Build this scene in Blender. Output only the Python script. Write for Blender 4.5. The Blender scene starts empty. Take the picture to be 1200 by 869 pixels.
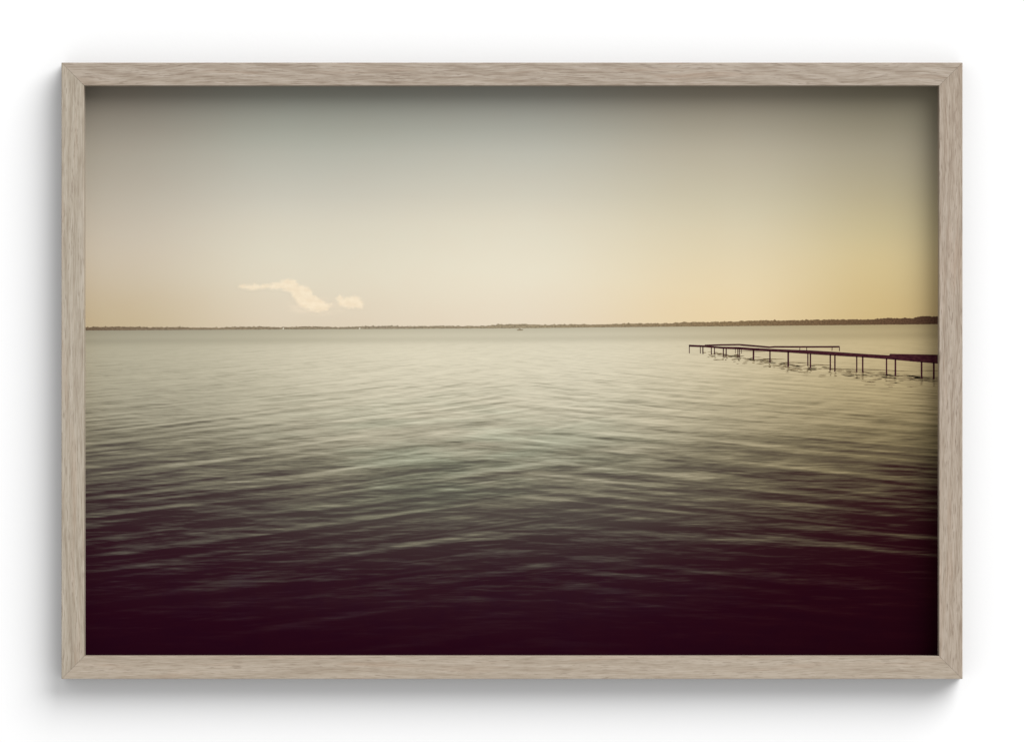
import bpy, bmesh, math, random
from mathutils import Vector, noise as mnoise

random.seed(7)
scene = bpy.context.scene
COL = scene.collection

# ------------------------------------------------------------------ scale
S = 0.0009                    # metres per unit of the measured layout (print is about 90 x 60 cm)
CX, CZ = 600.0, 434.5         # centre of the layout
DEPTH = 0.0345                # how far the frame stands off the wall
RECESS = 0.0262               # how far the print sits behind the frame's face
CAM_D = 8.0
F = (CAM_D + RECESS) / CAM_D
SP = S * F                    # metres per unit on the print itself
Y_PRINT = -(DEPTH - RECESS)


def lin(c):
    c /= 255.0
    return c / 12.92 if c <= 0.04045 else ((c + 0.055) / 1.055) ** 2.4


ILLUM = 1.205                 # light on the print (radiance of a perfect white sheet)


def ink(r, g, b):             # ink whose printed tone looks like r,g,b under the lamp
    return (min(lin(r) / ILLUM, .9), min(lin(g) / ILLUM, .9), min(lin(b) / ILLUM, .9), 1.0)


# ------------------------------------------------------------------ node helper
class V:
    """a float socket with arithmetic"""
    def __init__(self, g, s): self.g, self.s = g, s
    def _m(self, op, *a, clamp=False):
        n = self.g.nodes.new('ShaderNodeMath'); n.operation = op; n.use_clamp = clamp
        for i, v in enumerate((self,) + a):
            if isinstance(v, V): self.g.links.new(v.s, n.inputs[i])
            else: n.inputs[i].default_value = v
        return V(self.g, n.outputs[0])
    def __add__(self, o): return self._m('ADD', o)
    __radd__ = __add__
    def __mul__(self, o): return self._m('MULTIPLY', o)
    __rmul__ = __mul__
    def __sub__(self, o): return self._m('SUBTRACT', o)
    def __rsub__(self, o): return (self * -1.0) + o
    def __truediv__(self, o): return self._m('DIVIDE', o)
    def pow(self, e): return self._m('POWER', e)
    def max(self, o): return self._m('MAXIMUM', o)
    def min(self, o): return self._m('MINIMUM', o)
    def abs(self): return self._m('ABSOLUTE')
    def clamp(self): return self._m('ADD', 0.0, clamp=True)


class Graph:
    def __init__(self, name, rough=0.6, spec=0.2):
        self.mat = bpy.data.materials.new(name)
        self.mat.use_nodes = True
        nt = self.mat.node_tree
        self.nodes, self.links = nt.nodes, nt.links
        self.bsdf = nt.nodes['Principled BSDF']
        self.out = nt.nodes['Material Output']
        self.bsdf.inputs['Roughness'].default_value = rough
        self.bsdf.inputs['Specular IOR Level'].default_value = spec

    def obj_xyz(self):
        tc = self.nodes.new('ShaderNodeTexCoord')
        sp = self.nodes.new('ShaderNodeSeparateXYZ')
        self.links.new(tc.outputs['Object'], sp.inputs[0])
        return [V(self, sp.outputs[i]) for i in range(3)]

    def vec(self, x, y, z=0.0):
        n = self.nodes.new('ShaderNodeCombineXYZ')
        for i, v in enumerate((x, y, z)):
            if isinstance(v, V): self.links.new(v.s, n.inputs[i])
            else: n.inputs[i].default_value = v
        return n.outputs[0]

    def noise(self, vec, scale=1.0, detail=2.0, rough=0.5, dist=0.0):
        n = self.nodes.new('ShaderNodeTexNoise')
        n.inputs['Scale'].default_value = scale
        n.inputs['Detail'].default_value = detail
        n.inputs['Roughness'].default_value = rough
        n.inputs['Distortion'].default_value = dist
        self.links.new(vec, n.inputs['Vector'])
        return V(self, n.outputs['Fac'])

    def step(self, v, a, b, lo=0.0, hi=1.0, kind='SMOOTHSTEP'):
        n = self.nodes.new('ShaderNodeMapRange'); n.interpolation_type = kind
        n.inputs[1].default_value = a; n.inputs[2].default_value = b
        n.inputs[3].default_value = lo; n.inputs[4].default_value = hi
        self.links.new(v.s, n.inputs[0])
        return V(self, n.outputs[0])

    def ramp(self, v, stops, interp='LINEAR'):
        n = self.nodes.new('ShaderNodeValToRGB'); cr = n.color_ramp
        cr.interpolation = interp
        while len(cr.elements) < len(stops): cr.elements.new(0.5)
        for e, (p, c) in zip(cr.elements, stops):
            e.position = p; e.color = c
        self.links.new(v.s, n.inputs[0])
        return n.outputs[0]

    def curve(self, v, pts):
        """float curve through pts given over [0,1]"""
        st = [(p, (y, y, y, 1)) for p, y in pts]
        s = self.ramp(v, st, 'CARDINAL')
        n = self.nodes.new('ShaderNodeSeparateColor'); self.links.new(s, n.inputs[0])
        return V(self, n.outputs[0])

    def mix(self, f, a, b, blend='MIX'):
        n = self.nodes.new('ShaderNodeMix'); n.data_type = 'RGBA'; n.blend_type = blend
        for sock, v in ((n.inputs[0], f), (n.inputs[6], a), (n.inputs[7], b)):
            if isinstance(v, V): self.links.new(v.s, sock)
            elif isinstance(v, (float, int, tuple)): sock.default_value = v
            else: self.links.new(v, sock)
        return n.outputs[2]

    def color(self, c): self.links.new(c, self.bsdf.inputs['Base Color'])

    def bump(self, h, strength, dist):
        n = self.nodes.new('ShaderNodeBump')
        n.inputs['Strength'].default_value = strength
        n.inputs['Distance'].default_value = dist
        self.links.new(h.s, n.inputs['Height'])
        self.links.new(n.outputs[0], self.bsdf.inputs['Normal'])

    def print_xy(self):
        x, y, z = self.obj_xyz()
        return x * (1.0 / SP) + CX, z * (-1.0 / SP) + CZ

    def alpha(self, a):
        self.links.new(a.s, self.bsdf.inputs['Alpha'])


# ------------------------------------------------------------------ materials
def mat_wall():
    g = Graph('white wall paint', 0.75, 0.15)
    x, y, z = g.obj_xyz()
    n = g.noise(g.vec(x, z), 260, 3, 0.55)
    g.bsdf.inputs['Base Color'].default_value = (0.85, 0.85, 0.85, 1)
    g.bump(n, 0.10, 0.0006)
    return g.mat


def mat_edge():
    g = Graph('bounce cutting dark edge', 0.6, 0.2)  # dark colour added to cut bounce and keep the wall shadows deep
    x, y, z = g.obj_xyz()
    n = g.noise(g.vec(x * 40.0, z * 700.0, y * 700.0), 1.0, 3, 0.6)
    g.color(g.ramp(n, [(0.3, (0.055, 0.042, 0.032, 1)), (0.7, (0.10, 0.08, 0.062, 1))]))
    return g.mat


def mat_oak(seed, tint, slant, contrast, wander):
    g = Graph('limed oak', 0.55, 0.25)
    x, y, z = g.obj_xyz()              # x runs along the rail, y across its face
    xs = x + seed * 3.17
    zz = y + z * 0.7 + (g.noise(g.vec(xs * 7.0, y * 12.0, seed + 50), 1.0, 2, 0.5) - 0.5) * wander
    big = g.noise(g.vec(xs * 2.2, zz * 16.0, seed), 1.0, 3, 0.5)
    # growth rings running out through the face at a slant
    wob = g.noise(g.vec(xs * 5.0, zz * 45.0, seed + 4), 1.0, 3, 0.55)
    ringc = zz * 520.0 + xs * slant + wob * 13.0 + big * 22.0
    ring = (ringc._m('SINE') * 0.5 + 0.5)
    fib = g.noise(g.vec(xs * 50.0, zz * 1050.0, seed + 9), 1.0, 4, 0.62)
    fib2 = g.noise(g.vec(xs * 12.0, zz * 330.0, seed + 2), 1.0, 3, 0.55)
    pores = g.noise(g.vec(xs * 70.0 + zz * slant * 2.0, zz * 900.0, seed + 21), 1.0, 2, 0.6)
    pore = g.step(pores, 0.56, 0.66) * (ring * 0.65 + 0.35)
    tone = (fib - 0.5) * 1.7 + (fib2 - 0.5) * 0.6 + (ring - 0.5) * 0.22 + (big - 0.5) * 0.4
    tone = tone * contrast + 0.5
    t = tint
    c = g.ramp(tone, [(0.10, ink(143 * t[0], 128 * t[1], 112 * t[2])),
                      (0.42, ink(172 * t[0], 160 * t[1], 145 * t[2])),
                      (0.62, ink(184 * t[0], 173 * t[1], 159 * t[2])),
                      (0.95, ink(196 * t[0], 186 * t[1], 173 * t[2]))])
    warm = g.step(g.noise(g.vec(xs * 9.0, zz * 120.0, seed + 31), 1.0, 2, 0.5), 0.52, 0.75)
    c = g.mix(warm * 0.22, c, ink(176, 146, 122))
    c = g.mix(pore * (0.75 * contrast), c, ink(124, 107, 91))
    g.color(c)
    g.bump(fib * 0.6 + pores * -0.4, 0.25, 0.0004)
    return g.mat


SKY_X = [130, 350, 600, 850, 1040]
SKY = [   # tone down each of five columns: (height in layout, colour); top stops also hold painted frame shadow
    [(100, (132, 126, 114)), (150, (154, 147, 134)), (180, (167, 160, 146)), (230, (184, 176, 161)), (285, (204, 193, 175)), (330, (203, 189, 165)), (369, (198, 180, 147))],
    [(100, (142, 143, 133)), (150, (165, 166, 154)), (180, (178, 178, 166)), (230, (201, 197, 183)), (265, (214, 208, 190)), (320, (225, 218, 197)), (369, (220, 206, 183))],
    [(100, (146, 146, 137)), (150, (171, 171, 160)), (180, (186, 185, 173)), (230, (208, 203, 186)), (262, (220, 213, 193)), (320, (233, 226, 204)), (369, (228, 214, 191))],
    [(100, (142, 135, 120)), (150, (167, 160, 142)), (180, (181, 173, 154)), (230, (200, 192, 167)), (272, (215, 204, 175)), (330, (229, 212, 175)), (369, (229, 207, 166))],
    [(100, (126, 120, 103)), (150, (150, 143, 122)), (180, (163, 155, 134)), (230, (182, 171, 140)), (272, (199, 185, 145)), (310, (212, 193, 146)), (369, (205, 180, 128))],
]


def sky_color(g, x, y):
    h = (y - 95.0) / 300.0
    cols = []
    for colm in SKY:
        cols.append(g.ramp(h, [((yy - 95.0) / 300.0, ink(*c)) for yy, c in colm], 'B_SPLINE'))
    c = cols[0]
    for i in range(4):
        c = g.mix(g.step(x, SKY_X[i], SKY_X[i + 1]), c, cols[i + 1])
    # faint blotchy colour of the old print: pinker and greener patches, plus paper grain
    bl = g.noise(g.vec(x / 45.0, y / 28.0), 1.0, 3, 0.6)
    c = g.mix(g.step(bl, 0.35, 0.7) * 0.16, c, (1.0, 0.95, 0.93, 1), 'MULTIPLY')
    # thin haze of lower cloud that fades towards the shore
    hx, hy = (x - 372.0) / 46.0, (y - 359.0) / 13.0
    r2 = hx * hx + hy * hy
    wisp = g.noise(g.vec(x / 20.0, y / 6.0, 12.0), 1.0, 3, 0.6)
    c = g.mix(g.step(r2 * -1.0, -1.0, 0.0) * g.step(wisp, 0.25, 0.7) * 0.55, c, ink(240, 222, 196))
    grain = g.noise(g.vec(x / 1.6, y / 1.6), 1.0, 2, 0.6)
    return g.mix(grain * 0.10, c, (0.86, 0.86, 0.86, 1), 'MULTIPLY')


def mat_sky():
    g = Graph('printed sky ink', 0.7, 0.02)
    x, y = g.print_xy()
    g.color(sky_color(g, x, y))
    return g.mat


def mat_cloud():
    g = Graph('printed cloud ink', 0.7, 0.02)
    x, y = g.print_xy()
    at = g.nodes.new('ShaderNodeAttribute'); at.attribute_name = 'cover'
    cov = V(g, at.outputs['Fac'])
    m = g.noise(g.vec(x / 11.0, y / 5.0), 1.0, 4, 0.62)
    k = g.step(cov + (m - 0.5) * 1.1 * g.step(cov, 0.02, 0.3), 0.16, 0.85)
    body = g.noise(g.vec(x / 9.0, y / 6.0, 4.0), 1.0, 3, 0.6)
    white = g.mix(g.step(body, 0.3, 0.7), ink(241, 222, 192), ink(250, 233, 204))
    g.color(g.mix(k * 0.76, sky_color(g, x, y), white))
    return g.mat


LAKE_TONES = [(0.100, (30, 0, 17)), (0.150, (38, 5, 20)), (0.190, (47, 21, 30)), (0.235, (60, 44, 45)),
              (0.310, (81, 72, 66)), (0.42, (107, 101, 87)), (0.51, (131, 125, 106)),
              (0.725, (185, 178, 155)), (0.85, (216, 208, 184)), (0.96, (240, 232, 206))]


def horizon(x):               # the printed horizon climbs a little to the right
    return 386.6 - 2.6 * (x - 98) / 500.0 if x < 598 else 384.0 - 4.8 * (x - 598) / 502.0


def mat_lake():
    g = Graph('printed lake ink', 0.7, 0.02)
    x, y = g.print_xy()
    hor = (g.step(x, 98, 598, 386.6, 384.0, 'LINEAR') + g.step(x, 598, 1100, 0.0, -4.8, 'LINEAR'))
    p = (y - hor).max(0.5)
    pn = p / 400.0
    base = g.curve(pn, [(0.0, 0.74), (0.018, 0.785), (0.024, 0.79), (0.034, 0.775), (0.050, 0.845), (0.11, 0.84), (0.18, 0.785),
                        (0.265, 0.715), (0.33, 0.625), (0.42, 0.485), (0.50, 0.395), (0.59, 0.305),
                        (0.71, 0.222), (0.82, 0.180), (0.95, 0.150)])
    amp = g.curve(pn, [(0.0, 0.004), (0.035, 0.014), (0.07, 0.042), (0.12, 0.064), (0.22, 0.108), (0.33, 0.150), (0.42, 0.175), (0.50, 0.155),
                       (0.59, 0.125), (0.67, 0.085), (0.76, 0.045), (0.87, 0.018), (0.98, 0.008)])
    # waves on a receding plane
    q = p.pow(-0.75)
    u = (x - 600.0) * q
    v = p.pow(0.25) * 4.0
    side = g.step(x, 330, 900)                         # left set climbs, right set falls
    u_l = u + 40.0
    wl = v + u * 0.13
    wr = v - u * 0.12
    mixr = g.noise(g.vec(u * 0.22, v * 1.2, 8.0), 1.0, 1, 0.5)
    sel = g.step(side + (mixr - 0.5) * 1.3, 0.30, 0.70)
    def train(coord, cycles, seed):
        """a train of long wind ripples: wandering crests that come and go along their length"""
        wob = g.noise(g.vec(u_l * 0.085, coord * 0.75, seed), 1.0, 3.0, 0.5)
        ph = coord * (cycles * 6.2832) + wob * 21.0
        sn = ph._m('SINE') * 0.5 + 0.5
        crest = sn * sn * 2.0 - 0.75
        gate = g.step(g.noise(g.vec(u_l * 0.16, coord * 1.2, seed + 3.0), 1.0, 2.0, 0.5), 0.36, 0.62)
        return crest * (gate * 0.85 + 0.15)
    t_l = train(wl, 2.1, 1.0)
    t_l2 = train(v + u * 0.15, 4.3, 41.0)
    t_r = train(wr, 1.9, 7.0)
    t_r2 = train(v - u * 0.10, 4.0, 47.0)
    n3 = g.noise(g.vec(u_l * 0.30, wl * 6.5, 11.0), 1.0, 4.0, 0.66, 0.25)
    n4 = g.noise(g.vec(u_l * 0.30, wr * 6.5, 15.0), 1.0, 4.0, 0.66, 0.25)
    n5 = g.noise(g.vec(u_l * 0.75, v * 15.0, 19.0), 1.0, 4.0, 0.72)
    n6 = g.noise(g.vec(u_l * 1.1, v * 30.0, 23.0), 1.0, 3.0, 0.7)
    kl = 1.0 - sel * 0.75
    kr = sel * 0.75 + 0.25
    far = g.step(p, 25, 130)
    mid = g.step(p, 45, 90) 
    w = (t_l * kl + t_r * kr) * far * 0.45 + (t_l2 * kl + t_r2 * kr) * mid * 0.34
    w = w + ((n3 - 0.5) * kl + (n4 - 0.5) * kr) * 3.9 + (n5 - 0.5) * 4.0 + (n6 - 0.5) * 1.5
    sk = g.step(p, 60, 260, -0.40, 0.45, 'LINEAR')
    w = w + (w * w - 0.40) * sk
    w = w.max(g.step(p, 90, 230, -1.7, -0.42)).min(2.4)
    wr_l = g.step(x * -1.0, -520, -90, 0.0, 1.0, 'SMOOTHSTEP')
    wr_r = g.step(x, 640, 1110)
    gl = g.step(p, 10, 220, 0.19, 0.30)
    gr = g.step(p, 20, 210, 0.12, 0.37)
    fade = g.step(p, 190, 300, 1.0, 0.4)
    vig = (1.0 - wr_l * gl * fade) * (1.0 - wr_r * gr * (fade * 0.5 + 0.5))
    # separate wavelets: thin dark troughs far out, thin pale glints close in
    def both(fu, fv, seed, lo, hi):
        al = g.step(g.noise(g.vec(u_l * fu, wl * fv, seed), 1.0, 1.0, 0.4), lo, hi)
        ar = g.step(g.noise(g.vec(u_l * fu, wr * fv, seed + 5.0), 1.0, 1.0, 0.4), lo, hi)
        return al * kl + ar * kr
    gust = g.step(g.noise(g.vec(u_l * 0.12, v * 0.9, 71.0), 1.0, 2.0, 0.5), 0.38, 0.60)
    trough = both(0.50, 12.0, 61.0, 0.56, 0.70) * (gust * 0.8 + 0.2) * g.step(p, 22, 60) * g.step(p * -1.0, -210, -120)
    glint = both(0.34, 11.0, 71.0, 0.58, 0.72) * (gust * 0.8 + 0.2) * g.step(p, 110, 190) * g.step(p * -1.0, -320, -215)
    t = base * vig + w * amp * (vig * 0.45 + 0.43)
    t = t - trough * 0.11 * vig + glint * 0.11 * vig
    t = t + g.step(p, 22, 90) * g.step(p * -1.0, -210, -120) * 0.022
    # darker calm belt under the far shore
    belt = g.step(p, 13.5, 10.5)
    c = g.ramp(t, [(q_, ink(*k)) for q_, k in LAKE_TONES])
    tint = g.mix(wr_r, (1, 1, 1, 1), (1.0, 0.86, 0.62, 1))
    c = g.mix(1.0, c, tint, 'MULTIPLY')
    # cool green cast in the middle distance
    cool = g.step(p, 60, 150) * g.step(p * -1.0, -270, -180) * g.step(((x - 540.0) * (1 / 330.0)).abs() * -1.0, -1.0, 0.0)
    patch = g.step(g.noise(g.vec(u * 0.25, v * 1.6, 33.0), 1.0, 2, 0.5), 0.38, 0.65)
    c = g.mix(cool * patch * 0.6, c, (0.83, 0.985, 0.97, 1), 'MULTIPLY')
    bl = g.noise(g.vec(x / 38.0, y / 22.0, 3.0), 1.0, 3, 0.6)
    dark = g.step(p, 230, 330)
    c = g.mix(g.step(bl, 0.42, 0.62) * dark * 0.35, c, (0.80, 0.62, 1.05, 1), 'MULTIPLY')
    grain = g.noise(g.vec(x / 1.6, y / 1.6), 1.0, 2, 0.6)
    c = g.mix(grain * 0.14, c, (0.8, 0.8, 0.8, 1), 'MULTIPLY')
    g.color(c)
    return g.mat


def mat_shore():
    g = Graph('printed shoreline ink', 0.7, 0.02)
    x, y = g.print_xy()
    h = (x - 98.0) / 1002.0
    c = g.ramp(h, [(0.0, ink(128, 108, 86)), (0.15, ink(156, 138, 112)), (0.35, ink(166, 151, 126)), (0.52, ink(172, 156, 126)),
                   (0.75, ink(150, 126, 92)), (0.88, ink(122, 96, 69)), (1.0, ink(95, 67, 52))])
    n = g.noise(g.vec(x / 1.9, y / 1.4), 1.0, 3, 0.65)
    c = g.mix(g.step(n, 0.35, 0.65), c, (0.52, 0.52, 0.53, 1), 'MULTIPLY')
    g.color(c)
    return g.mat


def mat_flat(name, rgb, vary=0.25, other=None):
    g = Graph(name, 0.7, 0.02)
    x, y = g.print_xy()
    n = g.noise(g.vec(x / 5.0, y / 1.6), 1.0, 3, 0.6)
    if other: c = g.mix(g.step(n, 0.35, 0.65), ink(*rgb), ink(*other))
    else: c = g.mix(g.step(n, 0.3, 0.7) * vary, ink(*rgb), (0.6, 0.55, 0.55, 1), 'MULTIPLY')
    g.color(c)
    return g.mat


# ------------------------------------------------------------------ mesh helpers
def link(name, bm, mat, parent=None, loc=(0, 0, 0), rot=(0, 0, 0), smooth=False):
    me = bpy.data.meshes.new(name)
    bm.to_mesh(me); bm.free()
    o = bpy.data.objects.new(name, me)
    COL.objects.link(o)
    if mat: me.materials.append(mat)
    o.location = loc; o.rotation_euler = rot
    if parent: o.parent = parent
    if smooth:
        for p_ in me.polygons: p_.use_smooth = True
    return o


def pp(x, y):                 # layout -> local point on the print plane (x, z)
    return Vector(((x - CX) * SP, 0.0, (CZ - y) * SP))


def face(bm, pts):
    vs = [bm.verts.new(pp(*q)) for q in pts]
    f = bm.faces.new(vs)
    f.normal_update()
    if f.normal.y > 0: f.normal_flip()
    return f


def ribbon(bm, top, bottom):  # quads between two polylines of equal length
    a = [bm.verts.new(pp(*q)) for q in top]
    b = [bm.verts.new(pp(*q)) for q in bottom]
    for i in range(len(a) - 1):
        f = bm.faces.new((a[i], a[i + 1], b[i + 1], b[i]))
        f.normal_update()
        if f.normal.y > 0: f.normal_flip()


def interp(pts, x):
    for (x0, y0), (x1, y1) in zip(pts, pts[1:]):
        if x <= x1:
            k = (x - x0) / (x1 - x0)
            return y0 + (y1 - y0) * k
    return pts[-1][1]


# ------------------------------------------------------------------ wall
bm = bmesh.new()
vs = [bm.verts.new(p) for p in ((-4, 0, -3.5), (4, 0, -3.5), (4, 0, 3.5), (-4, 0, 3.5))]
bm.faces.new(vs)
wall = link('wall', bm, mat_wall())
wall['kind'] = 'structure'
wall['label'] = 'plain white painted wall behind the framed picture'

# ------------------------------------------------------------------ framed print
root = bpy.data.objects.new('framed_print', None)
COL.objects.link(root)
root.location = (0, 0, 0)
root.empty_display_size = 0.1
root['label'] = 'lake photograph print in a pale limed oak box frame hanging on the white wall'
root['category'] = 'framed picture'

X0, X1, Z0, Z1 = 72.0, 1128.0, 73.5, 795.0      # outer edge of the frame
XI0, XI1, ZI0, ZI1 = 98.6, 1100.6, 100.4, 768.2  # opening


EDGE = mat_edge()


def rail(length, width, mat, loc, ang, wl, wr):
    """mitred bar: local x along it, local y across its face towards the opening, local z out of the wall"""
    bm = bmesh.new()
    gap = 0.00012
    o = length / 2 - gap
    prof = []
    for zz in (0.0, DEPTH):
        prof.append([bm.verts.new((-o, 0, zz)), bm.verts.new((o, 0, zz)),
                     bm.verts.new((o - wr, width, zz)), bm.verts.new((-o + wl, width, zz))])
    b, t = prof
    bm.faces.new(b[::-1]); bm.faces.new(t)
    for i in range(4):
        j = (i + 1) % 4
        bm.faces.new((b[i], b[j], t[j], t[i]))
    bmesh.ops.recalc_face_normals(bm, faces=bm.faces)
    front = [e for e in bm.edges if all(abs(v.co.z - DEPTH) < 1e-6 for v in e.verts)]
    long_e = [e for e in front if abs(e.verts[0].co.y - e.verts[1].co.y) < 1e-6]
    mit = [e for e in front if e not in long_e]
    bmesh.ops.bevel(bm, geom=long_e, offset=0.0007, segments=3, affect='EDGES', profile=0.5)
    bm.normal_update()
    for f in bm.faces:          # the outer side gets an invented dark tone that cuts bounce light
        if f.normal.y < -0.95 and max(v.co.y for v in f.verts) < 1e-5: f.material_index = 1
    o = link('rail', bm, mat, root, loc, (0, 0, 0))
    o.data.materials.append(EDGE)
    return o


from mathutils import Matrix


def place(o, origin, xdir, ydir):
    xdir, ydir = Vector(xdir), Vector(ydir)
    zdir = Vector((0, -1, 0))
    m = Matrix((xdir, ydir, zdir)).transposed().to_4x4()
    m.translation = Vector(origin)
    o.matrix_local = m


def wx(x): return (x - CX) * S
def wz(z): return (CZ - z) * S


W = (X1 - X0) * S; H = (Z1 - Z0) * S
tw, bw_, lw, rw = (ZI0 - Z0) * S, (Z1 - ZI1) * S, (XI0 - X0) * S, (X1 - XI1) * S
xm, zm = (wx(X0) + wx(X1)) / 2, (wz(Z0) + wz(Z1)) / 2
# x = along, y = inward, z = out of the wall; keep right-handed: x cross y = -Y
r = rail(W, tw, mat_oak(1.3, (0.985, 0.97, 0.96), 75.0, 0.85, 0.018), (0, 0, 0), 0, rw, lw)
place(r, (xm, 0, wz(Z0)), (-1, 0, 0), (0, 0, -1))
r = rail(W, bw_, mat_oak(4.1, (0.995, 0.98, 0.96), 14.0, 0.72, 0.006), (0, 0, 0), 0, lw, rw)
place(r, (xm, 0, wz(Z1)), (1, 0, 0), (0, 0, 1))
r = rail(H, lw, mat_oak(7.7, (1.0, 1.0, 0.985), -9.0, 0.70, 0.005), (0, 0, 0), 0, tw, bw_)
place(r, (wx(X0), 0, zm), (0, 0, -1), (1, 0, 0))
r = rail(H, rw, mat_oak(11.9, (0.985, 0.965, 0.95), 30.0, 0.9, 0.012), (0, 0, 0), 0, bw_, tw)
place(r, (wx(X1), 0, zm), (0, 0, 1), (-1, 0, 0))

# backing board and the paper sheet it carries
LAY = 0.00015
bm = bmesh.new()
bmesh.ops.create_cube(bm, size=1.0)
bmesh.ops.scale(bm, vec=((XI1 - XI0 + 12) * SP, 0.0018, (ZI1 - ZI0 + 12) * SP), verts=bm.verts)
g = Graph('white photo paper', 0.6, 0.15)
gx, gy, gz = g.obj_xyz()
g.color(g.mix(g.noise(g.vec(gx, gz), 300, 2), (0.78, 0.77, 0.74, 1), (0.82, 0.81, 0.79, 1)))
sheet = link('print', bm, g.mat, root)
EXT = 5.0
xm_i, zm_i = (XI0 + XI1) / 2, (ZI0 + ZI1) / 2
# sheet centred on the layout centre so that every printed layer shares its coordinates
sheet.location = (0, Y_PRINT + 0.0009 + LAY, 0)
FRONT = -0.0009 - LAY


def printed(name, bm, mat, layer, label=None):
    o = link(name, bm, mat, sheet, (0, FRONT - layer * 0.00002, 0))
    if label: o['label'] = label
    return o


L, R_, T, B = XI0 - EXT, XI1 + EXT, ZI0 - EXT, ZI1 + EXT

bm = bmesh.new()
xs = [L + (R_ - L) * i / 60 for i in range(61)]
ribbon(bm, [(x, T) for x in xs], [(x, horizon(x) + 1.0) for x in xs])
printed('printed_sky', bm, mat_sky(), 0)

bm = bmesh.new()
ribbon(bm, [(x, horizon(x)) for x in xs], [(x, B) for x in xs])
printed('printed_lake', bm, mat_lake(), 1)

# clouds, each an outline with a feathered rim
def cloud(outline, soft=3.9):
    n = len(outline)
    def sd(x, y):
        best, inside = 1e9, False
        for i in range(n):
            (x0, y0), (x1, y1) = outline[i], outline[(i + 1) % n]
            dx, dy = x1 - x0, y1 - y0
            k = max(0, min(1, ((x - x0) * dx + (y - y0) * dy) / (dx * dx + dy * dy)))
            best = min(best, math.hypot(x - x0 - dx * k, y - y0 - dy * k))
            if (y0 > y) != (y1 > y) and x < x0 + (y - y0) / (y1 - y0) * dx: inside = not inside
        return best if inside else -best
    bm = bmesh.new()
    lay = bm.verts.layers.float.new('cover')
    xa, xb = min(q[0] for q in outline) - 4, max(q[0] for q in outline) + 4
    ya, yb = min(q[1] for q in outline) - 4, max(q[1] for q in outline) + 4
    st = 0.8
    grid = {}
    for i in range(int((xb - xa) / st)):
        for j in range(int((yb - ya) / st)):
            qx, qy = xa + i * st, ya + j * st
            d = sd(qx, qy) + 1.1 * mnoise.noise((qx / 4.2, qy / 3.2, 0.5)) + 0.8 * mnoise.noise((qx / 1.9, qy / 1.6, 3.5))
            if d > -soft:
                v = bm.verts.new(pp(xa + i * st, ya + j * st))
                v[lay] = max(0.0, min(1.0, (d + soft) / (2 * soft) * 1.15))
                grid[i, j] = v
    for (i, j) in list(grid):
        q = [grid.get(k) for k in ((i, j), (i, j + 1), (i + 1, j + 1), (i + 1, j))]
        if all(q):
            f = bm.faces.new(q); f.normal_update()
            if f.normal.y > 0: f.normal_flip()
    bmesh.ops.delete(bm, geom=[v for v in bm.verts if not v.link_faces], context='VERTS')
    return bm


cm = mat_cloud()
c1 = cloud([(280, 335.6), (292, 333.8), (310, 334.2), (326, 331.5), (338, 327.5), (346, 328.5), (349, 334.5), (356, 335.5),
            (364, 338.5), (366, 346), (374, 351), (381, 356), (387.5, 356.8), (383, 362.5), (374, 364.5), (362, 362), (352, 358), (345, 350),
            (341, 342), (330, 338.5), (312, 337), (296, 338.8), (285, 338.0)])
printed('printed_cloud', c1, cm, 2, 'long cloud with a wispy tail')
c2 = cloud([(394, 350), (398, 346.5), (403, 349.5), (410, 348.5), (417, 347), (422, 350.5), (425.5, 356), (424, 360.5), (410, 360.5), (398, 357)])
printed('printed_cloud', c2, cm, 2, 'small rounded cloud')

# far wooded shore
TOP = [(90, 383.4), (180, 382.9), (250, 383.6), (350, 382.8), (420, 382.4), (500, 382.2), (560, 381.4), (590, 380.1), (615, 379.3), (632, 380.6),
       (650, 380.9), (690, 380.0), (760, 378.6), (850, 377.0), (900, 375.4), (940, 374.8), (980, 374.6), (1020, 374.0), (1060, 372.8),
       (1072, 372.4), (1079, 370.4), (1110, 369.8)]
bm = bmesh.new()
rs = random.Random(3)
xs2 = []; x = L
while x < R_:
    xs2.append(x); x += rs.uniform(0.8, 1.7)
xs2.append(R_)
j = 0.0; top = []
for x in xs2:
    j = j * 0.35 + rs.uniform(-0.6, 0.6) * (0.75 + 0.35 * max(0, (x - 600) / 500))
    tall = rs.uniform(0.4, 1.2) if rs.random() < 0.10 else 0.0
    grove = 0.55 * math.sin(x / 17.0) * math.sin(x / 41.0 + 1.0)
    top.append((x, interp(TOP, x) + j - tall + grove))
ribbon(bm, top, [(x, horizon(x) + 0.5 + rs.uniform(-.15, .15)) for x in xs2])
printed('printed_shoreline', bm, mat_shore(), 3)
# two pale houses on that shore
for (hx, hy) in ((332, 384.7), (421.5, 384.6)):
    bm = bmesh.new()
    face(bm, [(hx - 0.8, hy + 1.2), (hx - 0.8, hy - 0.3), (hx, hy - 1.2), (hx + 0.8, hy - 0.3), (hx + 0.8, hy + 1.2)])
    printed('printed_house', bm, mat_flat('printed house ink', (214, 204, 182), 0.05), 4)

# small motor boat far out
bm = bmesh.new()
face(bm, [(605.6, 386.1), (607.6, 386.0), (608.2, 385.0), (610.0, 385.0), (610.6, 385.9), (613.2, 385.6), (612.2, 387.1), (606.2, 387.1)])
printed('printed_boat', bm, mat_flat('printed boat ink', (146, 132, 108), 0.2), 4)

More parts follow.
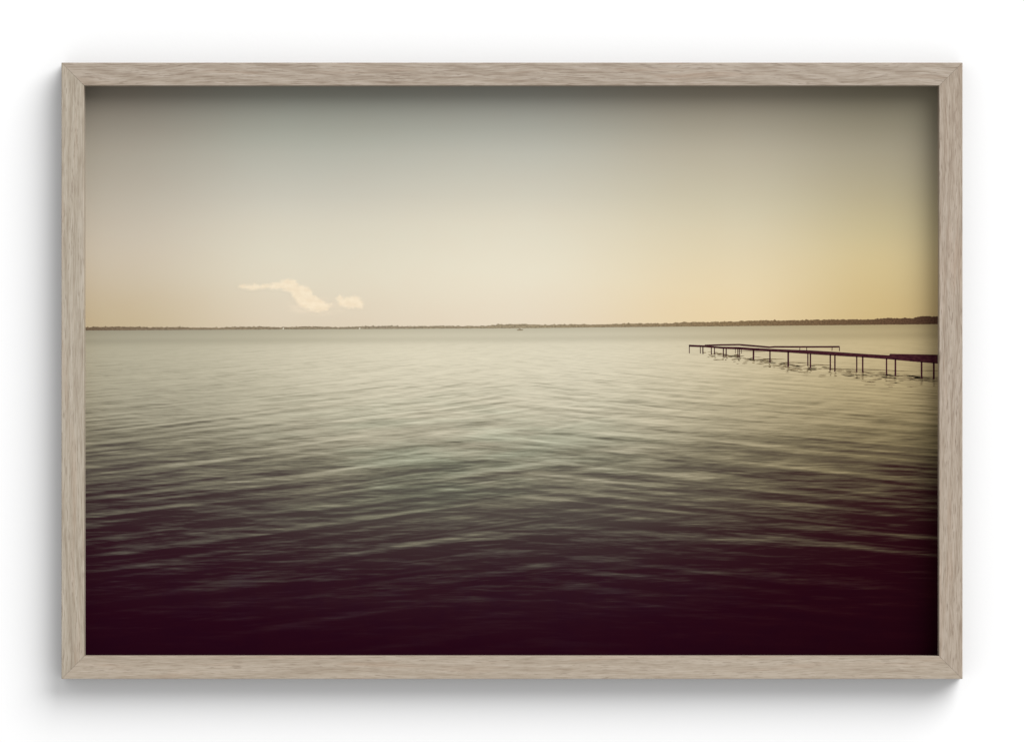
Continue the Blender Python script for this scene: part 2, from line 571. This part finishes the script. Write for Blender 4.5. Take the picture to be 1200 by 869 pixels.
# jetty: far arm, long near deck, raised shore end, posts
bm = bmesh.new()
def band(cl, th):
    ribbon(bm, [(x, y - th / 2) for x, y in cl], [(x, y + th / 2) for x, y in cl])
band([(826, 404.6), (845, 404.0), (867.5, 403.7)], 1.8)
band([(867.6, 403.9), (885, 405.3), (901, 406.7)], 2.0)
band([(901, 406.8), (908, 406.2), (930, 406.3), (950, 406.3), (972, 406.2), (983.8, 406.1)], 1.9)
band([(807.3, 404.9), (826, 405.6)], 2.3)
ribbon(bm, [(826, 404.8), (847, 406.2), (864.7, 406.4), (883, 407.6), (902, 408.6), (923, 409.4), (950, 410.4), (977, 412.0), (1010, 414.3), (1042, 416.2), (1043, 414.4), (1070, 414.9), (1106, 415.5)],
       [(826, 406.7), (847, 408.5), (864.7, 409.3), (883, 410.8), (902, 411.8), (923, 412.9), (950, 414.8), (977, 416.5), (1010, 418.5), (1042, 420.8), (1043, 420.9), (1070, 423.5), (1106, 426.6)])
POSTS = [(807.8, 404.5, 413.8, 0.9), (820.7, 406, 414.0, 0.9), (823.7, 406, 414.6, 1.3), (833.6, 407, 415.4, 1.2), (837.3, 407, 415.6, 1.1),
         (847.7, 408, 417.5, 1.3), (851.0, 408, 418.4, 1.3), (861.8, 408, 414.2, 0.6), (864.7, 408.5, 418.8, 1.1), (866.7, 408.5, 418.8, 1.0),
         (868.9, 409, 414.0, 0.6),
         (883.0, 409.5, 421.4, 2.0), (902.3, 410.8, 425.0, 1.6), (923.7, 412, 429.8, 2.0), (946.7, 413.5, 428.8, 1.4), (949.7, 413.8, 431.2, 1.7),
         (973.0, 415, 434.2, 1.6), (978.4, 415.5, 435.4, 1.7), (1004.0, 417, 436.0, 1.5), (1011.0, 417.5, 436.8, 1.8),
         (1038.9, 419.5, 439.0, 1.7), (1049.3, 420.5, 440.8, 2.0), (1080.0, 423.5, 443.4, 2.1), (1094.3, 424.5, 444.4, 2.2),
         (983.7, 406, 411.3, 0.9), (975.1, 406.5, 410.8, 0.8), (937.3, 406.5, 410.0, 0.7), (945.3, 406.5, 410.2, 0.8)]
rp = random.Random(5)
for (x, y0, y1, w) in POSTS:
    n = max(3, int((y1 - y0) / 3))
    sh = [0.0] * n + [rp.uniform(-0.25, 0.25)]
    ys = [y0 + (y1 - y0) * i / n for i in range(n + 1)]
    ribbon(bm, [(x - w / 2 + s, y) for s, y in zip(sh, ys)], [(x + w / 2 + s, y) for s, y in zip(sh, ys)])
printed('printed_jetty', bm, mat_flat('printed jetty ink', (50, 17, 28), 0.2, (74, 38, 42)), 4)

# broken reflections of the jetty on the water
bm = bmesh.new()
def sliver(x, y, l, h, tilt=0.0):
    n = 6
    top, bot = [], []
    for i in range(n + 1):
        k = i / n
        e = math.sin(math.pi * k) ** 0.7
        yy = y + (k - 0.5) * l * tilt + rp.uniform(-.15, .15)
        top.append((x + (k - .5) * l, yy - h / 2 * e - 0.05)); bot.append((x + (k - .5) * l, yy + h / 2 * e + 0.05))
    ribbon(bm, top, bot)
BASE = [(800, 413.5), (823, 414.5), (850, 417.5), (866, 418.5), (883, 420.5), (902, 424), (923, 428.5), (950, 430), (978, 434.5), (1011, 436.5), (1049, 440.5), (1094, 443.5), (1110, 444)]
for _ in range(240):
    x = rp.uniform(822, 1101)
    d = abs(rp.gauss(0, 1.0))
    y = interp(BASE, x) - 1.0 + rp.uniform(-3.0, 1.0) + d * (2.4 + (x - 800) / 75)
    sliver(x, y, rp.uniform(3, 11) * (0.7 + (x - 800) / 300), rp.uniform(0.35, 0.95), rp.uniform(-.02, .05))
for (x, y0, y1, w) in POSTS[:24]:
    if y1 < 415.5: continue
    k = (x - 800) / 300
    for i in range(2 + int(3 * k)):
        sliver(x + rp.uniform(-.8, .8), y1 + 1.4 + i * 1.9 + rp.uniform(-.3, .3), w + rp.uniform(0.4, 2.0), 1.0)
for q in ((1062, 440.5, 75, 1.2), (1080, 443.0, 50, 1.3), (1030, 433.5, 90, 0.8), (985, 432.5, 55, 0.8), (962, 427.4, 26, 1.0),
          (935, 424.6, 30, 0.8), (905, 420.5, 34, 0.9), (890, 421.5, 26, 1.0), (860, 416.8, 26, 0.9), (880, 411.6, 34, 0.6), (1090, 434.2, 30, 0.7)):
    sliver(*q, 0.035)
printed('printed_reflection', bm, mat_flat('printed reflection ink', (96, 80, 58), 0.35, (150, 132, 98)), 3)

# ------------------------------------------------------------------ light
world = bpy.data.worlds.new('World'); scene.world = world
world.use_nodes = True
bg = world.node_tree.nodes['Background']
bg.inputs['Color'].default_value = (1, 1, 1, 1)
bg.inputs['Strength'].default_value = 0.66

ld = bpy.data.lights.new('studio_lamp', 'AREA')
ld.shape = 'DISK'; ld.size = 22.5
ld.energy = 7500.0
ld.color = (1.0, 1.0, 1.0)
lo = bpy.data.objects.new('studio_lamp', ld); COL.objects.link(lo)
d = Vector((0.84, -1.0, 1.12)).normalized()
lo.location = d * 25.0
lo.rotation_euler = d.to_track_quat('Z', 'Y').to_euler()
lo['label'] = 'large round studio lamp out of view, high on the right'
lo['category'] = 'lamp'

# ------------------------------------------------------------------ camera
cd = bpy.data.cameras.new('Camera')
cam = bpy.data.objects.new('Camera', cd); COL.objects.link(cam)
cam.location = (0, -DEPTH - CAM_D, 0)
cam.rotation_euler = (math.radians(90), 0, 0)
cd.sensor_fit = 'HORIZONTAL'
cd.sensor_width = 36.0
cd.lens = 36.0 * CAM_D / (1200 * S)
cd.clip_end = 200.0
scene.camera = cam

scene.view_settings.view_transform = 'Standard'
scene.view_settings.look = 'None'
scene.view_settings.gamma = 1.0
scene.view_settings.exposure = 0.0
